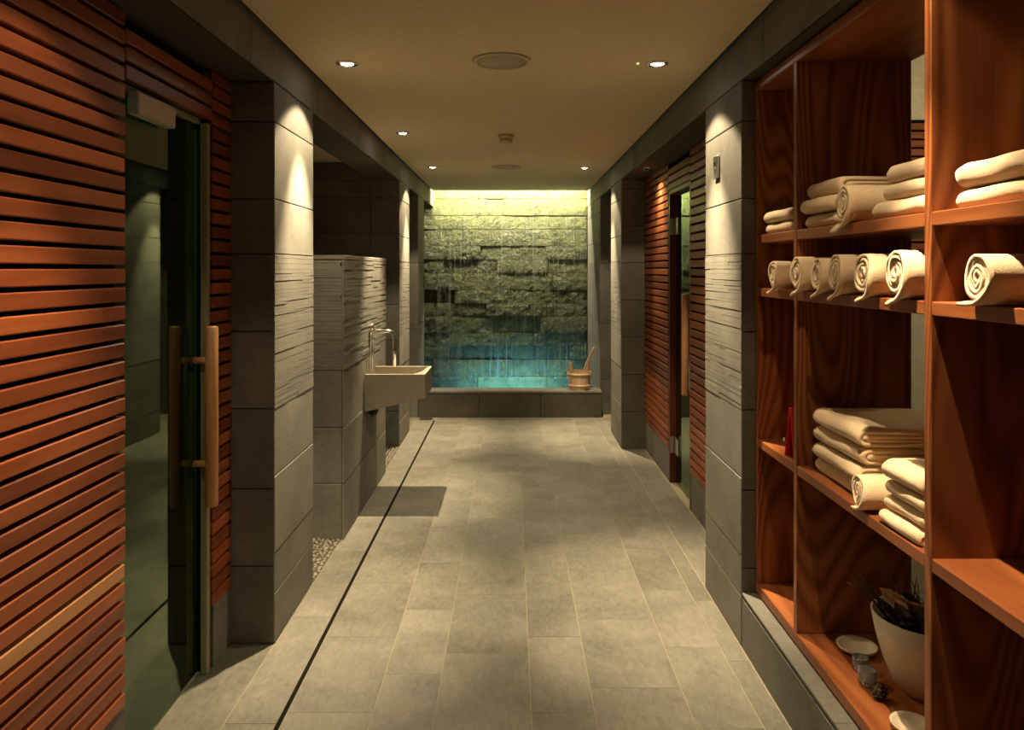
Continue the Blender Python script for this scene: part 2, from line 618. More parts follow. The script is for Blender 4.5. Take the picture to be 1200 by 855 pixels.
for ya, yb in ((6.88, 7.51),):
    box('floor_tile', -1.6, XL - .003, ya, yb, -0.0010, 0.0, M['floor'], floor)
    box('floor_tile', XR + .001, 1.6, ya, yb, -0.0010, 0.0, M['floor'], floor)

# linear drain
dr = thing('linear_drain', 'long thin black slot drain running along the stone floor', 'drain', (-0.77, 3.8, -0.001))
box('channel', -0.7775, -0.7625, 0.2, 7.36, -0.0010, -0.0006, M['black'], dr)
box('edge_strip', -0.7778, -0.7762, 0.2, 7.36, -0.0010, 0.0004, M['black'], dr)
box('edge_strip', -0.7638, -0.7622, 0.2, 7.36, -0.0010, 0.0004, M['black'], dr)
gr = thing('drain_grate', 'small dark drain grate on the floor at the foot of the trough', 'drain grate', (-0.86, 7.42, 0.0))
box('frame', -0.92, -0.80, 7.38, 7.47, 0.0004, 0.003, M['rubber'], gr)
for i in range(5):
    box('bar', -0.912 + i * .022, -0.902 + i * .022, 7.385, 7.465, 0.0032, 0.006, M['steel'], gr)


# pebbles on the shower floor
def pebbles(name, x0, x1, y0, y1, n, label):
    bm = bmesh.new()
    bmesh.ops.create_icosphere(bm, subdivisions=1, radius=1)
    bv = [v.co.copy() for v in bm.verts]
    bf = [[v.index for v in fc.verts] for fc in bm.faces]
    bm.free()
    V, F = [], []
    nx = max(2, int((x1 - x0) / .026))
    ny = max(2, int((y1 - y0) / .026))
    for i in range(nx):
        for j in range(ny):
            cx = x0 + (i + .5 + random.uniform(-.25, .25)) * (x1 - x0) / nx
            cy = y0 + (j + .5 + random.uniform(-.25, .25)) * (y1 - y0) / ny
            a = random.uniform(0, PI)
            rx, ry, rz = random.uniform(.010, .016), random.uniform(.008, .012), random.uniform(.006, .010)
            n0 = len(V)
            for v in bv:
                px, py = v.x * rx, v.y * ry
                V.append((min(max(cx + px * math.cos(a) - py * math.sin(a), x0), x1),
                          min(max(cy + px * math.sin(a) + py * math.cos(a), y0), y1), v.z * rz + .003))
            F += [tuple(k + n0 for k in fc) for fc in bf]
    o = mobj(name, V, F, M['pebble'], floor, smooth=True)
    o['kind'] = 'stuff'
    return o


box('pebble_bed', -1.45, XL - .001, 3.56, 6.25, -.001, .0002, M['core'], floor)
pebbles('pebbles', -1.45, XL - .001, 3.56, 6.25, 0, '')

# ------------------------------------------------------------------ low wash wall with basin
lw = struct(boxes('wall_wash', [(-1.45, -0.932 - TT, 4.115 + TT, 5.48, 0, 1.552)], M['core']))
face_x(lw, -0.932, -1, 4.115, 5.48, [(0.0, .31), (.31, .62), (.62, .94)], M['tile'], [(4.115, 4.75), (4.75, 5.48)])
strips_x(lw, -0.932, -1, 4.115, 5.48, 0.94, 1.552, M['tile'], depth=.003)
face_y(lw, 4.115, -1.45, -0.932 - TT, [(0.0, .31), (.31, .62), (.62, .94)], M['tile'])
strips_y(lw, 4.115, -1.45, -0.932 - TT, 0.94, 1.552, M['tile'], depth=.003)
box('coping', -1.45, -0.930, 4.113, 5.48, 1.553, 1.577, M['tile'], lw, .002)

# basin: wedge-shaped stone box with a sloping floor
bs = thing('washbasin', 'wedge-shaped stone washbasin with thin pale rim, fixed to the low wall', 'washbasin', (-0.74, 4.88, 0.60))
bx0, bx1, by0, by1, bt = -0.929, -0.548, 4.68, 5.085, 0.835
V = [(bx0, by0, .60), (bx1, by0, .685), (bx1, by1, .685), (bx0, by1, .60),
     (bx0, by0, bt), (bx1, by0, bt), (bx1, by1, bt), (bx0, by1, bt),
     (bx0, by0 + .022, bt), (bx1 - .022, by0 + .022, bt), (bx1 - .022, by1 - .022, bt), (bx0, by1 - .022, bt),
     (bx0, by0 + .022, .70), (bx1 - .07, by0 + .022, .80), (bx1 - .07, by1 - .022, .80), (bx0, by1 - .022, .70)]
F = [(0, 3, 2, 1), (0, 1, 5, 4), (1, 2, 6, 5), (2, 3, 7, 6), (0, 4, 8, 12), (12, 15, 3, 0), (3, 15, 11, 7),
     (4, 5, 9, 8), (5, 6, 10, 9), (6, 7, 11, 10), (8, 9, 13, 12), (9, 10, 14, 13), (10, 11, 15, 14), (12, 13, 14, 15)]
pl = bs.location
mobj('bowl', [(a - pl[0], b - pl[1], c_ - pl[2]) for a, b, c_ in V], F, M['basin'], bs)
tube('waste_pipe', [(-.905 - pl[0], 4.80 - pl[1], .62 - pl[2]), (-.905 - pl[0], 4.80 - pl[1], .575 - pl[2]), (-.90 - pl[0], 4.83 - pl[1], .56 - pl[2]), (-.9 - pl[0], 4.88 - pl[1], .57 - pl[2])], .022, M['rubber'], bs, 10)

fc = thing('faucet', 'slim chrome faucet with long bent spout on the low wall', 'faucet', (-0.928, 4.85, 1.095))
rs = thing  # noqa
tube('spout', [(0, 0, 0), (.05, 0, 0), (.10, 0, 0), (.125, 0, -.001), (.142, 0, -.006), (.153, 0, -.016), (.158, 0, -.032), (.159, 0, -.06), (.160, 0, -.12), (.160, 0, -.235)],
     [.0115] * 10, M['chrome'], fc, 12)
lathe('wall_rose', [(0, -.004), (.024, -.004), (.024, .008), (.013, .012), (0, .012)], M['chrome'], fc, (0.003, 0, 0), 20).rotation_euler = (0, PI / 2, 0)
tube('lever', [(.012, 0, .008), (.012, 0, .030), (.012, 0, .045)], [.016, .016, .012], M['chrome'], fc, 12)
tube('riser_rod', [(.014, 0, -.008), (.014, 0, -.13), (.014, 0, -.255)], .004, M['steel'], fc, 8)


# ------------------------------------------------------------------ slatted panels
PITCH, SLAT = 0.0532, 0.0412


def slat_panel(label, sgn, y0, y1, z0, z1, xf, pale=(), jitter=0.0, mat='slat'):
    """slats run along Y; xf is the front face, the wall lies on the sgn side"""
    p = thing('slatted_panel', label, 'slatted panel', (xf, (y0 + y1) / 2, z0))
    xb = xf + sgn * .030
    lo, hi = sorted((xb, xb + sgn * .018))
    box('backing', lo, hi, y0 + .008, y1 - .008, z0, z1, M['black'], p)
    z = z0
    n = 0
    slo, shi = sorted((xf, xf + sgn * .028))
    while z + SLAT <= z1 + .001:
        j = random.uniform(0, jitter)
        o = box('slat', slo, shi, y0, y1 - j, z, z + SLAT, M['slat_pale' if n in pale else mat], p, 0.003)
        z += PITCH
        n += 1
    return p


slat_panel('wide dark red timber slat panel with one paler slat, beside the glass door', -1, -2.9, 2.155, 0.235, 2.245, -1.12, pale=(7,), jitter=0.006)
slat_panel('short band of red slats above the glass door with the wooden pull handle', -1, 2.158, 2.776, 2.055, 2.245, -1.12)
slat_panel('narrow red slat strip between the glass door and the stone pillar', -1, 2.78, 2.965, 0.235, 2.245, -1.12)
slat_panel('lit red slat panel beside the sauna door, against the far pillar', 1, 5.255, 6.196, 0.235, 2.245, 1.105)
slat_panel('short band of slats above the sauna door', 1, 4.62, 5.252, 2.055, 2.245, 1.105)
slat_panel('red slat panel between the sauna door and the near striped pillar', 1, 3.505, 4.617, 0.235, 2.245, 1.105)


def kick(x0, x1, y0, y1, n):
    b = struct(box('baseboard_%s' % n, x0, x1, y0, y1, 0, 0.228, M['tile'], None, .002))
    return b


kick(-1.165, -1.125, -2.9, 2.16, 'left_wide')
kick(-1.165, -1.125, 2.80, 2.966, 'left_narrow')
kick(1.11, 1.15, 5.26, 6.195, 'right_far')
kick(1.11, 1.15, 3.505, 4.615, 'right_near')

# ------------------------------------------------------------------ glass door, left
d1 = thing('door_1', 'frameless green glass door with a long wooden pull handle', 'door', (-1.17, 2.48, 0))
d1['kind'] = 'structure'
box('glass_pane', -1.175, -1.165, 2.178, 2.740, 0.012, 2.03, M['glass'], d1)
box('jamb', -1.153, -1.127, 2.745, 2.772, 0.0, 2.04, M['frame'], d1, .003)
box('jamb', -1.190, -1.156, 2.765, 2.832, 0.0, 2.09, M['black'], d1, .003)
box('jamb', -1.20, -1.15, 2.836, 2.96, 0.0, 2.24, M['black'], d1)
box('jamb', -1.20, -1.172, 2.13, 2.172, 0.0, 2.24, M['black'], d1)
box('head_rail', -1.195, -1.156, 2.175, 2.755, 2.035, 2.09, M['frame'], d1, .003)
box('door_closer', -1.154, -1.118, 2.225, 2.47, 1.965, 2.035, M['plate'], d1, .004)
hd = tube('pull_handle', [(.07, .24, .63), (.07, .24, .635), (.07, .24, .96), (.07, .24, 1.285), (.07, .24, 1.29)], [.018, .023, .023, .023, .018], M['handle'], d1, 16)
for z in (0.787, 1.165):
    tube('standoff', [(.005, .24, z), (.07, .24, z)], .0125, M['handle'], hd, 12)

# sauna glass door, right
d2 = thing('door_2', 'sauna glass door in a dark red timber reveal', 'door', (1.19, 4.93, 0))
d2['kind'] = 'structure'
box('glass_pane', 1.150, 1.158, 4.64, 5.215, 0.012, 2.03, M['glass'], d2)
box('jamb', 1.108, 1.20, 5.218, 5.251, 0.0, 2.05, M['jamb'], d2, .002)
box('jamb', 1.108, 1.20, 4.60, 4.635, 0.0, 2.05, M['jamb'], d2, .002)
box('head_jamb', 1.108, 1.20, 4.637, 5.216, 2.02, 2.05, M['jamb'], d2, .002)
for z in (1.74, 0.21):
    h_ = box('hinge_plate', 1.138, 1.149, 5.10, 5.215, z, z + .115, M['steel'], d2, .002)
    box('hinge_leaf', 1.112, 1.136, 5.203, 5.216, z, z + .115, M['steel'], d2, .002)
hd = tube('pull_handle', [(-.095, -.23, .70), (-.095, -.23, .705), (-.095, -.23, 1.02), (-.095, -.23, 1.335), (-.095, -.23, 1.34)], [.018, .023, .023, .023, .018], M['handle'], d2, 16)
for z in (0.86, 1.2):
    tube('standoff', [(-.095, -.23, z), (-.041, -.23, z)], .0125, M['handle'], hd, 12)
# sauna interior lining
struct(boxes('wall_sauna', [(1.43, 1.45, 3.52, 6.18, 0, 2.3), (1.27, 1.42, 6.15, 6.18, 0, 2.3), (1.27, 1.42, 3.52, 3.55, 0, 2.3)], M['jamb']))

# ------------------------------------------------------------------ trough, water and water wall
lg = struct(boxes('wall_trough', [(XL + .002, XR - .002, 7.505 + TT, 7.72, 0, 0.244), (-1.9, XR - .002, 7.73, END - .06, -.012, 0.006)], M['core']))
for a, b in ((XL + .002, -.33), (-.33, .29), (.29, XR - .002)):
    box('wall_tile', a + G, b - G, 7.505, 7.505 + TT, 0.002, 0.244, M['darkwall'], lg, .002)
for a, b in ((XL + .002, -.02), (-.02, XR - .002)):
    box('coping', a + .001, b - .001, 7.50, 7.725, 0.245, 0.267, M['tile'], lg, .003)

zc = [2.70, 2.348, 2.146, 1.979, 1.779, 1.614, 1.451, 1.245, 1.086, .931, .725, .57, .404, .2, 0.0]
PXM = 9.0 / 870
splits = [[560, 640], [590], [], [544, 623], [563, 640], [519, 582, 642], [544, 647], [533, 595, 655], [509, 570, 640],
          [528, 633], [565, 624], [526, 668], [508, 600], [560, 640]]
depths = {(2, 0): .02, (3, 0): .012, (3, 1): .03, (3, 2): .028, (4, 0): .035, (4, 1): .015, (4, 2): .03, (5, 0): .02, (5, 1): .004, (5, 2): .04, (5, 3): .01,
          (6, 0): .035, (6, 1): .025, (6, 2): .038, (7, 0): -.015, (7, 1): .04, (7, 2): .02, (8, 1): .025, (8, 0): .03, (8, 2): .05, (8, 3): .04,
          (9, 0): .04, (9, 1): .02, (9, 2): .045, (10, 1): .045, (11, 1): .0, (11, 0): .04, (11, 2): .035, (12, 0): .03, (12, 1): .05}


def rough_stone(x0, x1, z0, z1, d, parent):
    """front face is a displaced grid at y = END - d, going back to END + .055"""
    nx = max(3, int((x1 - x0) / .035))
    nz = max(3, int((z1 - z0) / .035))
    cx, cz = (x0 + x1) / 2, (z0 + z1) / 2
    V, F = [], []
    sd = random.uniform(0, 50)
    for j in range(nz + 1):
        for i in range(nx + 1):
            x = x0 + (x1 - x0) * i / nx
            z = z0 + (z1 - z0) * j / nz
            e = min(i, nx - i, j, nz - j)
            q = noise.noise(Vector((x * 9 + sd, z * 9, sd))) * .004 + noise.noise(Vector((x * 26, z * 26, sd))) * .006
            y = END - d * .66 - q + (.002 if e == 0 else 0)
            jx = random.uniform(-.003, .003) if 0 < i < nx else 0
            V.append((x - cx + jx, y - END, z - cz))
    W = nx + 1
    for j in range(nz):
        for i in range(nx):
            F.append((j * W + i, j * W + i + 1, (j + 1) * W + i + 1, (j + 1) * W + i))
    ring = [i for i in range(W)] + [j * W + nx for j in range(1, nz + 1)] + [nz * W + i for i in range(nx - 1, -1, -1)] + [j * W for j in range(nz - 1, 0, -1)]
    n0 = len(V)
    for k in ring:
        V.append((V[k][0], .055, V[k][2]))
    m = len(ring)
    for k in range(m):
        q = (k + 1) % m
        F.append((ring[q], ring[k], n0 + k, n0 + q))
    F.append(tuple(range(n0, n0 + m)))
    return mobj('stone_block', V, F, M['waterwall'], parent, (cx, END, cz))


for r in range(len(zc) - 1):
    xs = [-1.75] + [(p - 600) * PXM for p in splits[r]] + [0.908]
    if r % 3 == 1:
        xs.insert(1, -1.2)
    for k in range(len(xs) - 1):
        kk = k - (1 if r % 3 == 1 else 0)
        d = depths.get((r, max(kk, 0)), random.uniform(.004, .035))
        rough_stone(xs[k] + .002, xs[k + 1] - .002, zc[r + 1] + .003, zc[r] - .003, d, we)

# water lying in the trough
V, F = [], []
NX, NY = 60, 36
for j in range(NY + 1):
    for i in range(NX + 1):
        x = -1.18 + (XR - .004 + 1.18) * i / NX
        y = 7.73 + (END - .09 - 7.73) * j / NY
        z = .175 + .006 * noise.noise(Vector((x * 8, y * 8, 3))) + .004 * noise.noise(Vector((x * 20, y * 20, 9)))
        V.append((x, y, z))
for j in range(NY):
    for i in range(NX):
        a = j * (NX + 1) + i
        F.append((a, a + 1, a + NX + 2, a + NX + 1))
wt = mobj('pool_water', V, F, M['water'], None, smooth=True)
tag(wt, 'rippling blue-lit water in the trough below the stone wall', 'water', kind='stuff')

# thin threads of water running down the stones
V, F = [], []
for k in range(300):
    x = random.uniform(-.93, .90)
    z = random.choice([2.3, 2.1, 1.95, 1.75, 1.6, 1.4, 1.2, 1.0, .8, .7, .6, .6])
    z1 = max(.19, z - random.uniform(.15, .9))
    y = END - .075 - random.uniform(0, .03)
    w_ = random.uniform(.0008, .0019)
    n0 = len(V)
    steps = 8
    for s in range(steps + 1):
        zz = z + (z1 - z) * s / steps
        xx = x + .004 * noise.noise(Vector((x * 50, zz * 6, 1)))
        ww = w_ * (.5 + abs(noise.noise(Vector((x * 90, zz * 14, 4)))))
        V += [(xx - ww, y, zz), (xx, y - ww, zz), (xx + ww, y, zz), (xx, y + ww, zz)]
    for s in range(steps):
        for q in range(4):
            a = n0 + s * 4 + q
            b = n0 + s * 4 + (q + 1) % 4
            F.append((a, b, b + 4, a + 4))
tw = NT('falling_water')
tw.base((0.75, 0.82, 0.72), 0.08, 0.6)
tw.b.inputs['Transmission Weight'].default_value = 0.75
tw.b.inputs['IOR'].default_value = 1.33
fw = mobj('falling_water', V, F, tw.m, None, smooth=True)
tag(fw, 'thin threads of water running down the rough stone wall', 'water', kind='stuff')

# light strip in the slot
ls = thing('light_strip', 'bright warm light strip hidden in the ceiling slot over the water wall', 'light', (0, 8.74, 2.60))
box('housing', -0.92, 0.88, 8.715, 8.745, 2.60, 2.70, M['white'], ls)
box('tube', -0.90, 0.86, 8.747, 8.765, 2.63, 2.66, M['slot'], ls, .004)

pf = thing('pool_lamp', 'slim blue underwater lamp at the foot of the water wall', 'lamp', (.02, 8.56, .007))
box('housing', -.54, .58, 8.545, 8.575, .007, .05, M['steel'], pf, .004)
box('lens', -.53, .57, 8.5755, 8.583, .015, .045, M['pool_lens'], pf, .002)
for nm, lx, ly, lz, lab in (('fill_light_housing', -2.3, 2.2, 2.606, 'added housing over the green fill light of the steam room'), ('fill_light_housing', 2.45, 3.3, 2.83, 'added housing over the fill light behind the shelving')):  # unseen housings, added to go with the two fill lights
    pf = thing(nm, lab, 'lamp', (lx, ly, lz))
    box('housing', lx - .31, lx + .31, ly - .31, ly + .31, lz + .012, (2.719 if lx < 0 else 2.899), M['white'], pf, .004)

# ------------------------------------------------------------------ sauna bucket and ladle
bk = thing('sauna_bucket', 'small pale wooden sauna bucket standing on the trough ledge', 'bucket', (0.69, 7.61, 0.267))
lathe('inner_floor', [(0, .02), (.098, .02), (.098, .03), (0, .03)], M['pine'], bk, n=24, smooth=False)
NS = 16
for i in range(NS):
    a0, a1 = 2 * PI * (i + .02) / NS, 2 * PI * (i + .98) / NS
    ear = i in (1, 9)
    V = []
    for z, ro, ri in ((0, .104, .092), (.185 if not ear else .29, .125, .113)):
        for r_, a in ((ro, a0), (ro, a1), (ri, a1), (ri, a0)):
            V.append((r_ * math.cos(a), r_ * math.sin(a), z))
    mobj('stave', V, BF, M['pine'], bk)
for z, r0 in ((.035, .109), (.15, .1225)):
    lathe('hoop', [(r0, z), (r0 + .004, z), (r0 + .0065, z + .022), (r0 + .0025, z + .022), (r0, z)], M['pine'], bk, n=32)
ld = thing('ladle', 'long-handled wooden ladle leaning in the sauna bucket', 'ladle', (0.68, 7.61, 0.30))
lathe('scoop', [(0, .0), (.030, .003), (.040, .03), (.042, .06), (.038, .06), (.034, .03), (0, .012)], M['pine'], ld, (0, 0, .002), 20)
tube('handle', [(.03, .0, .05), (.045, 0, .12), (.072, 0, .20), (.108, 0, .29), (.142, 0, .365), (.158, 0, .392), (.168, 0, .395)], [.010, .010, .0105, .011, .012, .013, .008], M['pine'], ld, 10)

# ------------------------------------------------------------------ ceiling fittings
def spot(x, y, label, power=560, spill=.12, z=CEIL, size=1.0, tilt=None):
    p = thing('ceiling_spotlight', label, 'spotlight', (x, y, z), group='recessed ceiling spotlights')
    lathe('trim_ring', [(.030, -.001), (.030, -.006), (.036, -.009), (.047, -.007), (.051, -.001), (.030, -.001)], M['chrome'], p, n=32)
    lathe('bulb', [(0, -.012), (.014, -.010), (.024, -.005), (.028, -.001), (0, -.0005)], M['lampglow'], p, n=24)
    if size < 1:
        lathe('baffle', [(.034, -.001), (.036, -.001), (.036, -.030), (.034, -.030), (.034, -.001)], M['rubber'], p, n=32)
    for nm, ang, bl_, e in (('beam', 52, .85, power), ('spill', 106, .25, power * spill)):
        l = bpy.data.lights.new('spot_' + nm, 'SPOT')
        l.energy, l.color = e, WARM
        l.spot_size, l.spot_blend = math.radians(ang), bl_
        l.shadow_soft_size = .012
        o = bpy.data.objects.new('spot_' + nm, l)
        link(o, p)
        o.location = (0, 0, -.03 if size == 1 else -.02)
        if nm == 'beam':                # adjustable lamps, turned a little towards their wall
            o.rotation_euler = (0, math.radians((5 if x < 0 else -5) if tilt is None else tilt), 0)
    p.scale = (size,) * 3
    return p


spot(-.737, 3.32, 'recessed chrome spotlight in the ceiling by the left striped pillar')
spot(-.737, 5.01, 'recessed chrome spotlight in the ceiling over the stone washbasin')
spot(-.714, 6.68, 'recessed chrome spotlight near the water wall, on the washbasin side')
spot(.65, 3.32, 'recessed chrome spotlight in the ceiling by the right striped pillar')
spot(.658, 6.73, 'recessed chrome spotlight near the water wall, on the sauna door side')
spot(-.737, 1.66, 'recessed spotlight above the wide slat panel', 175, .09)
spot(.70, 1.66, 'recessed spotlight above the towel shelving', 210, .10)
spot(1.0, 5.52, 'tiny recessed downlight in the soffit above the lit slat panel', 60, .30, SOF, .6, -16)
spot(-.737, -.4, 'recessed spotlight far back above the wide slat panel', 110, .05)
spot(.70, -.4, 'recessed spotlight far back on the shelving side', 110, .05)


def speaker(x, y, label):
    p = thing('ceiling_speaker', label, 'speaker', (x, y, CEIL), group='round ceiling speakers')
    lathe('rim', [(.112, -.001), (.112, -.008), (.120, -.010), (.128, -.006), (.130, -.001), (.112, -.001)], M['detector'], p, n=40)
    lathe('grille', [(0, -.010), (.06, -.009), (.1115, -.006), (.1115, -.001), (0, -.001)], M['speaker'], p, n=40)


speaker(-.045, 3.28, 'flat round ceiling speaker before the smoke detector')
speaker(-.055, 6.68, 'flat round ceiling speaker near the water wall')
sd_ = thing('smoke_detector', 'small cream smoke detector on the ceiling', 'smoke detector', (-.041, 5.10, CEIL))
lathe('base', [(0, -.001), (.055, -.001), (.055, -.022), (.048, -.028), (0, -.028)], M['detector'], sd_, n=32)
lathe('sensor_head', [(0, -.03), (.036, -.03), (.046, -.036), (.044, -.052), (.034, -.060), (0, -.062)], M['detector'], sd_, n=32)
le = lathe('indicator_light', [(0, -.006), (.004, -.005), (.006, -.001), (0, -.0005)], M['led'], None, (.563, 3.32, CEIL), 12)
tag(le, 'tiny green indicator light in the ceiling beside a spotlight', 'light')

# wall controller on the right pillar
cp = thing('control_panel', 'small metal control panel on the right striped pillar', 'control panel', (XR, 3.29, 1.90))
box('plate', XR - .012, XR - .0015, 3.255, 3.325, 1.90, 2.0, M['steel'], cp, .003)
box('button', XR - .017, XR - .0125, 3.28, 3.30, 1.955, 1.975, M['rubber'], cp, .001)
box('button', XR - .017, XR - .0125, 3.28, 3.30, 1.925, 1.945, M['steel'], cp, .001)

# ------------------------------------------------------------------ shelving
SX0, SX1 = 0.966, 1.356
T = 0.028
plinth = struct(boxes('trim_1', [(XR + TT, 1.36, 0.3, 2.948, 0, 0.205)], M['core']), 'long stone plinth under the shelving')
for a, b in ((0.3, 1.2), (1.2, 2.1), (2.1, 2.948)):
    box('wall_tile', XR, XR + TT - .001, a + G, b - G, .001, .195, M['tile'], plinth, .002)
    box('sill', XR, SX1, a + .001, b - .001, .206, .216, M['tile'], plinth, .002)
su = thing('shelving_unit', 'tall open reddish wood shelving built into the wall for towels', 'shelving', (1.16, 1.7, 0.217))
DIV = [2.934, 2.533, 1.726, 0.93, 0.53]
box('bottom_board', SX0, SX1, 0.53, 2.948, .225, .263, M['sh_h'], su, .002)
box('top_board', SX0, SX1, 0.53, 2.948, 2.205, 2.240, M['sh_h'], su, .002)
for i, y in enumerate(DIV):
    box('side_panel' if i in (0, 4) else 'upright', SX0, SX1, y - T / 2, y + T / 2, .2635, 2.2045, M['sh_v'], su, .002)
for zt in (1.632, 1.425, 0.833):
    for a, b in zip(DIV[1:], DIV[:-1]):
        box('shelf', SX0 + .001, SX1 - .001, a + T / 2 + .0005, b - T / 2 - .0005, zt - .032, zt, M['sh_h'], su, .002)
for y in (0.7, 1.7, 2.7):
    box('foot', SX0 + .06, SX1 - .05, y - .03, y + .03, .2165, .2248, M['black'], su)

# room seen through the open back of the shelving
struct(boxes('wall_back_room', [(1.53, 3.1, 4.65, 4.75, 0, 2.9)], M['white']))
bp_ = thing('slatted_panel', 'distant slat band on the white wall seen through the open shelving', 'slatted panel', (2.45, 4.6, 1.35))
box('backing', 1.92, 3.08, 4.632, 4.648, 1.35, 2.43, M['black'], bp_)
z = 1.352
while z + .041 < 2.43:
    box('slat', 1.92, 3.08, 4.605, 4.631, z, z + .041, M['slat_x'], bp_, .003)
    z += PITCH


# ------------------------------------------------------------------ towels
def ribbon_rows(path, thick):
    """both sides of a 2-D path (u, v) at +-thick/2, with rounded ends"""
    n = len(path)
    A, B = [], []
    for i, p in enumerate(path):
        a, b = path[max(i - 1, 0)], path[min(i + 1, n - 1)]
        dx, dy = b[0] - a[0], b[1] - a[1]
        q = math.hypot(dx, dy) or 1
        nx, ny = -dy / q, dx / q
        tt = thick / 2 * (0.75 if i in (0, n - 1) else 1.0)
        A.append((p[0] + nx * tt, p[1] + ny * tt))
        B.append((p[0] - nx * tt, p[1] - ny * tt))
    return A + B[::-1]


def extrude_profile(V, F, prof, stations, place):
    """prof: closed list of (u, v); stations: list of s; place(u, v, s, k) -> point"""
    m = len(prof)
    n0 = len(V)
    for s in stations:
        for k, (u, v) in enumerate(prof):
            V.append(place(u, v, s, k))
    for i in range(len(stations) - 1):
        for k in range(m):
            q = (k + 1) % m
            F.append((n0 + i * m + k, n0 + i * m + q, n0 + (i + 1) * m + q, n0 + (i + 1) * m + k))
    h = m // 2
    for base, flip in ((n0, False), (n0 + (len(stations) - 1) * m, True)):
        for k in range(h - 1):
            f = (base + k, base + k + 1, base + m - 2 - k, base + m - 1 - k)
            F.append(f[::-1] if flip else f)


def finish(name, V, F, parent, loc, label, cat='towel', group=None, rz=0.0):
    bm = bmesh.new()
    vs = [bm.verts.new(v) for v in V]
    for f in F:
        try:
            bm.faces.new([vs[i] for i in f])
        except ValueError:
            pass
    o = bm_obj(name, bm, M['towel'], parent, loc, True)
    o.rotation_euler = (0, 0, rz)
    tag(o, label, cat, group)
    return o


def folded_towel(loc, wid, dep, hgt, label, group, sd, rz=0.0, sag=0.0):
    """fold edge towards the corridor (-x), open layered ends towards +-y; origin at bottom front centre"""
    V, F = [], []
    t_out = hgt * .25
    layers = [(hgt / 2 - t_out / 2, t_out, 0.0), (hgt / 2 - t_out * 1.5 - .0010, t_out * .92, hgt * .22)]
    for rad, th, x0 in layers:
        rad = max(rad, .0035)
        path = []
        nst = 9
        for i in range(nst):
            path.append((dep - (dep - rad - x0) * i / (nst - 1), hgt / 2 - rad))
        for i in range(1, 10):
            a = -PI / 2 - PI * i / 10
            path.append((x0 + rad + rad * math.cos(a), hgt / 2 + rad * math.sin(a)))
        for i in range(nst):
            path.append((x0 + rad + (dep - rad - x0) * i / (nst - 1), hgt / 2 + rad))
        prof = ribbon_rows(path, th)
        st = [-wid / 2 + wid * i / 12 for i in range(13)]

        def place(u, v, s, k, hgt=hgt, x0=x0):
            e = abs(s) / (wid / 2)
            edge = max(0, e - .8) / .2
            pu = u + .006 * noise.noise(Vector((s * 9 + sd, v * 30, 2))) + .006 * edge * edge * (1 if u < dep * .3 else 0) + (.003 if x0 else 0)
            k_ = v / hgt
            pv = v + k_ * .0035 * noise.noise(Vector((u * 9, s * 9 + sd, 5))) - k_ * hgt * .10 * edge * edge + sag * s * k_
            return (pu, s * (1 - .015 * abs(noise.noise(Vector((v * 60, sd, 0))))), max(pv, .0006))
        extrude_profile(V, F, prof, st, place)
    return finish('folded_towel', V, F, None, loc, label, 'towel', group, rz)


def rolled_towel(loc, R, L, label, group, sd, rz=0.0, tail=1.0, turn=0.0, droop=.03):
    """axis along +x from the open spiral end; origin on the shelf below the front end"""
    V, F = [], []
    pitch = .0115 * R / .06
    th = pitch * .80
    path = []
    r0 = R * .16
    turns = (R - th / 2 - r0) / pitch
    N = int(turns * 22)
    end_a = -PI / 2                     # spiral ends at the bottom, then the loose end runs off towards +y
    for i in range(N + 1):
        q = i / N
        a = end_a - (1 - q) * turns * 2 * PI
        r = r0 + (R - th / 2 - r0) * q
        r *= 1 + .05 * noise.noise(Vector((math.cos(a) * 1.3 + sd, math.sin(a) * 1.3, q * 3)))
        path.append((r * math.cos(a), R + r * math.sin(a) * (.97)))
    nb = len(path)
    tl = R * 1.15 * tail
    ntail = 7
    yl, zl = path[-1]
    for i in range(1, ntail + 1):
        path.append((yl + tl * i / ntail, zl + (th * .5 + .0008 - zl) * min(1, i / 3)))
    prof = ribbon_rows(path, th)
    m = len(prof)
    st = [0, .006, .013, .020, .027, .05, .08, .14, .2, L * .9, L]

    def place(u, v, s, k):
        idx = k if k < m // 2 else m - 1 - k
        q = idx / nb
        x = s
        if s == 0:
            x += .006 * noise.noise(Vector((q * 20, sd, 1))) + .004 * math.sin(q * 25)
        z = v
        if idx >= nb - 10:
            e = min(1.0, (idx - nb + 10) / 12)
            if s < .02:
                x -= (.02 - s) / .02 * .014 * e
                z -= (.02 - s) / .02 * droop * e
        return (x, u, z)
    extrude_profile(V, F, prof, st, place)
    zmin = min(v[2] for v in V if v[0] > .021)
    V = [(a, b, c_ - zmin + .0008) for a, b, c_ in V]
    return finish('rolled_towel', V, F, None, loc, label, 'towel', group, rz)


FX = 0.985
zA, zB, zC, zD = 1.633, 1.426, 0.834, 0.264
gA, gB, gC = 'folded towels on the upper shelf', 'rolled towels on the middle shelf', 'folded towels on the lower shelf'


def stack(y0, y1, z, hs, names, group, dep=.32, fx=FX, offs=None, rzs=None, insets=None):
    for i, (h_, nm) in enumerate(zip(hs, names)):
        o = (offs or [0] * 9)[i]
        ins = (insets or [0] * 9)[i]
        folded_towel((fx + o, (y0 + y1) / 2 - ins / 2, z), y1 - y0 - ins, dep, h_, nm, group, random.uniform(0, 90), (rzs or [0] * 9)[i])
        z += h_ + .0032


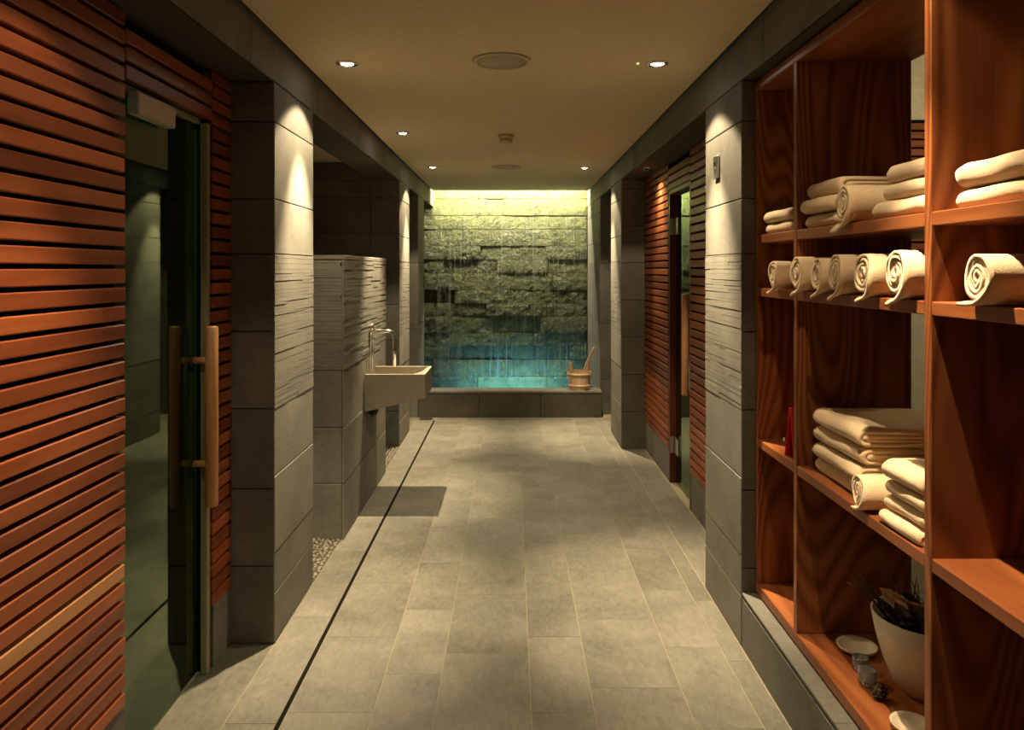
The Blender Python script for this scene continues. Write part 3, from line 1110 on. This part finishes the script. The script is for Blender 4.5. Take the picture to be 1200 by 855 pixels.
stack(2.60, 2.885, zA, [.040, .042], ['lower folded cream towel in the narrow upper bay by the pillar', 'upper folded cream towel in the narrow upper bay by the pillar'], gA, offs=[.0, -.008])
stack(2.235, 2.49, zA, [.045, .047, .05], ['bottom folded cream towel of three, beside the upper rolled towel and narrow bay', 'middle folded cream towel of three, beside the upper rolled towel and narrow bay', 'top folded cream towel of three, beside the upper rolled towel and narrow bay'], gA, offs=[0, -.018, .004])
stack(1.775, 2.035, zA, [.046, .042, .046], ['bottom folded cream towel of three, against the wide upright on the upper shelf', 'middle folded cream towel of three, against the wide upright on the upper shelf', 'top folded cream towel of three, against the wide upright on the upper shelf'], gA, offs=[.0, .012, .014], insets=[0, .04, .05])
stack(1.30, 1.655, zA, [.042, .056], ['lower folded towel of two alone in the open upper bay', 'upper folded towel of two alone in the open upper bay'], gA, fx=.99)
rolled_towel((.95, 2.135, zA), .057, .32, 'rolled cream towel lying between two folded stacks on the upper shelf', gA, 3.1, 0, .9)
for i, (y, R_, dx, lab) in enumerate([
    (2.675, .054, .0, 'single rolled cream towel in the narrow middle bay'),
    (2.452, .061, .0, 'first of five rolled towels in a row, next to the narrow bay upright'),
    (2.303, .057, .006, 'second of five rolled towels in a row, counted from the narrow bay'),
    (2.150, .062, -.004, 'central one of five rolled towels in a row on the middle shelf'),
    (1.990, .061, .0, 'fourth of five rolled towels in a row, counted from the narrow bay'),
    (1.824, .064, .002, 'last of five rolled towels in a row, brightly lit against the wide upright'),
    (1.500, .056, .0, 'single rolled towel with tight spiral in the open middle bay')]):
    rolled_towel((.938 + dx, y, zB), R_, .31, lab, gB, 11.3 * i + 2, random.uniform(-.03, .05), random.uniform(.3, .5) if i != 6 else .8, 0, .020 if i != 6 else .004)
stack(2.125, 2.465, zC, [.046, .05, .05, .054], ['bottom folded towel of the tall wide stack on the lower shelf', 'second folded towel from the bottom of the wide lower stack', 'third folded towel from the bottom of the wide lower stack', 'top folded towel of the tall wide stack on the lower shelf'], gC, fx=.995, offs=[.012, 0, .006, .0], rzs=[.01, -.01, .01, -.02])
rolled_towel((.955, 2.052, zC), .052, .30, 'rolled towel squeezed between the two lower stacks', gC, 8.8, 0, .25, 0, .0)
stack(1.775, 1.965, zC, [.034, .038, .036, .052], ['bottom folded towel of the narrow lower stack by the wide upright', 'second towel from the bottom of the narrow lower stack', 'third towel from the bottom of the narrow lower stack', 'top thick folded towel of the narrow lower stack by the wide upright'], gC, fx=.975, offs=[-.004, .012, .008, .004], rzs=[.0, .02, -.02, .02])

# ------------------------------------------------------------------ small things on the shelves
rc = thing('tent_card', 'red folded tent card standing on the lower shelf of the narrow bay', 'card', (1.05, 2.61, zC))
th = .003
for s in (1, -1):
    V = []
    for z, y in ((0.0, .045 * s), (.178, .002 * s)):
        for x in (-.075, .075):
            V += [(x, y - th / 2, z), (x, y + th / 2, z)]
    mobj('leaf', V, [(0, 2, 3, 1), (4, 5, 7, 6), (0, 1, 5, 4), (2, 6, 7, 3), (0, 4, 6, 2), (1, 3, 7, 5)], M['red'], rc)
box('sticker', .971, .974, 2.648, 2.660, .885, .897, M['ceramic'], rc)


def dish(loc, R, label):
    p = lathe('dish', [(0, .0), (R * .5, .0), (R * .9, .012), (R, .022), (R * .97, .024), (R * .85, .016), (R * .45, .006), (0, .005)], M['ceramic'], None, loc, 36)
    tag(p, label, 'dish')
    return p


dish((1.115, 2.40, zD), .062, 'shallow cream dish behind the glass votives on the bottom shelf')
dish((1.07, 1.985, zD), .055, 'shallow cream dish in front of the planter on the bottom shelf')
pt = thing('planter_bowl', 'tall cream ceramic bowl filled with dried twigs and leaves', 'planter', (1.205, 2.17, zD))
lathe('bowl', [(0, 0), (.060, 0), (.085, .03), (.110, .09), (.130, .16), (.142, .225), (.136, .226), (.122, .16), (.10, .09), (.07, .035), (0, .03)], M['ceramic'], pt, n=40)
lathe('soil', [(0, .175), (.115, .172), (.124, .168), (.1, .15), (0, .14)], M['twig'], pt, n=24)
random.seed(21)
for i in range(46):
    a = random.uniform(0, 2 * PI)
    r = random.uniform(.01, .09)
    ln = random.uniform(.12, .25)
    b = a + random.uniform(-.8, .8)
    x0_, y0_ = r * math.cos(a), r * math.sin(a)
    p2 = (x0_ + ln * .75 * math.cos(b) * .8, y0_ + ln * .75 * math.sin(b) * .8, .20 + ln * .36 + random.uniform(0, .03))
    if abs(p2[1]) > .3:
        continue
    tube('twig', [(x0_, y0_, .17), ((x0_ + p2[0]) / 2, (y0_ + p2[1]) / 2, .18 + ln * .32), p2], [.004, .0032, .0012], M['twig'], pt, 5)
for i in range(34):
    a = random.uniform(0, 2 * PI)
    r = random.uniform(.02, .12)
    l_, w_ = random.uniform(.03, .06), random.uniform(.012, .02)
    V = [(-l_, 0, 0), (-l_ * .3, w_, .006), (l_ * .4, w_ * .8, .01), (l_, 0, .0), (l_ * .4, -w_ * .8, .008), (-l_ * .3, -w_, .004), (0, 0, -.008)]
    V += [(x, y, z - .0015) for x, y, z in V]
    F = [(6, i_, (i_ + 1) % 6) for i_ in range(6)] + [(13, 7 + (i_ + 1) % 6, 7 + i_) for i_ in range(6)] + [(i_, 7 + i_, 7 + (i_ + 1) % 6, (i_ + 1) % 6) for i_ in range(6)]
    o = mobj('dried_leaf', V, F, M['leaf'] if i % 3 else M['twig'], pt, (r * math.cos(a), r * math.sin(a), random.uniform(.20, .25)))
    o.rotation_euler = (random.uniform(-.6, .6), random.uniform(-.6, .6), random.uniform(0, 6.28))
random.seed(5)
gl_ = NT('clear_votive_glass')
gl_.base((0.95, 0.95, 0.92), 0.03, 0.5)
gl_.b.inputs['Transmission Weight'].default_value = 0.9
for i, (x, y, r, h_, lab) in enumerate([(1.075, 2.29, .022, .04, 'small clear glass votive next to the first dish'),
                                        (1.06, 2.215, .024, .042, 'small clear glass votive next to the pine cone')]):
    v = thing('glass_votive', lab, 'candle holder', (x, y, zD), group='glass votives')
    lathe('glass', [(0, 0), (r * .8, 0), (r, .01), (r * 1.1, h_), (r * .98, h_), (r * .86, .012), (0, .008)], gl_.m, v, n=24)
    lathe('candle', [(0, .009), (r * .75, .0125), (r * .75, h_ * .55), (0, h_ * .58)], M['ceramic'], v, n=20)
pc = thing('pine_cone', 'dark pine cone lying beside the planter on the bottom shelf', 'pine cone', (1.055, 2.135, zD))
lathe('core', [(0, .0), (.014, .006), (.020, .02), (.014, .036), (0, .046)], M['twig'], pc, n=12)
for k in range(5):
    for q in range(9):
        a = 2 * PI * (q + .5 * (k % 2)) / 9
        r = [.020, .027, .029, .024, .015][k]
        z = [.010, .017, .026, .034, .042][k]
        c0, s0 = math.cos(a), math.sin(a)
        V = [(c0 * r * .4 - s0 * .006, s0 * r * .4 + c0 * .006, z - .004), (c0 * r * .4 + s0 * .006, s0 * r * .4 - c0 * .006, z - .004), (c0 * r, s0 * r, z), (c0 * r * .5, s0 * r * .5, z + .004)]
        mobj('scale', V, [(0, 1, 2), (0, 2, 3), (1, 3, 2), (0, 3, 1)], M['twig'], pc)
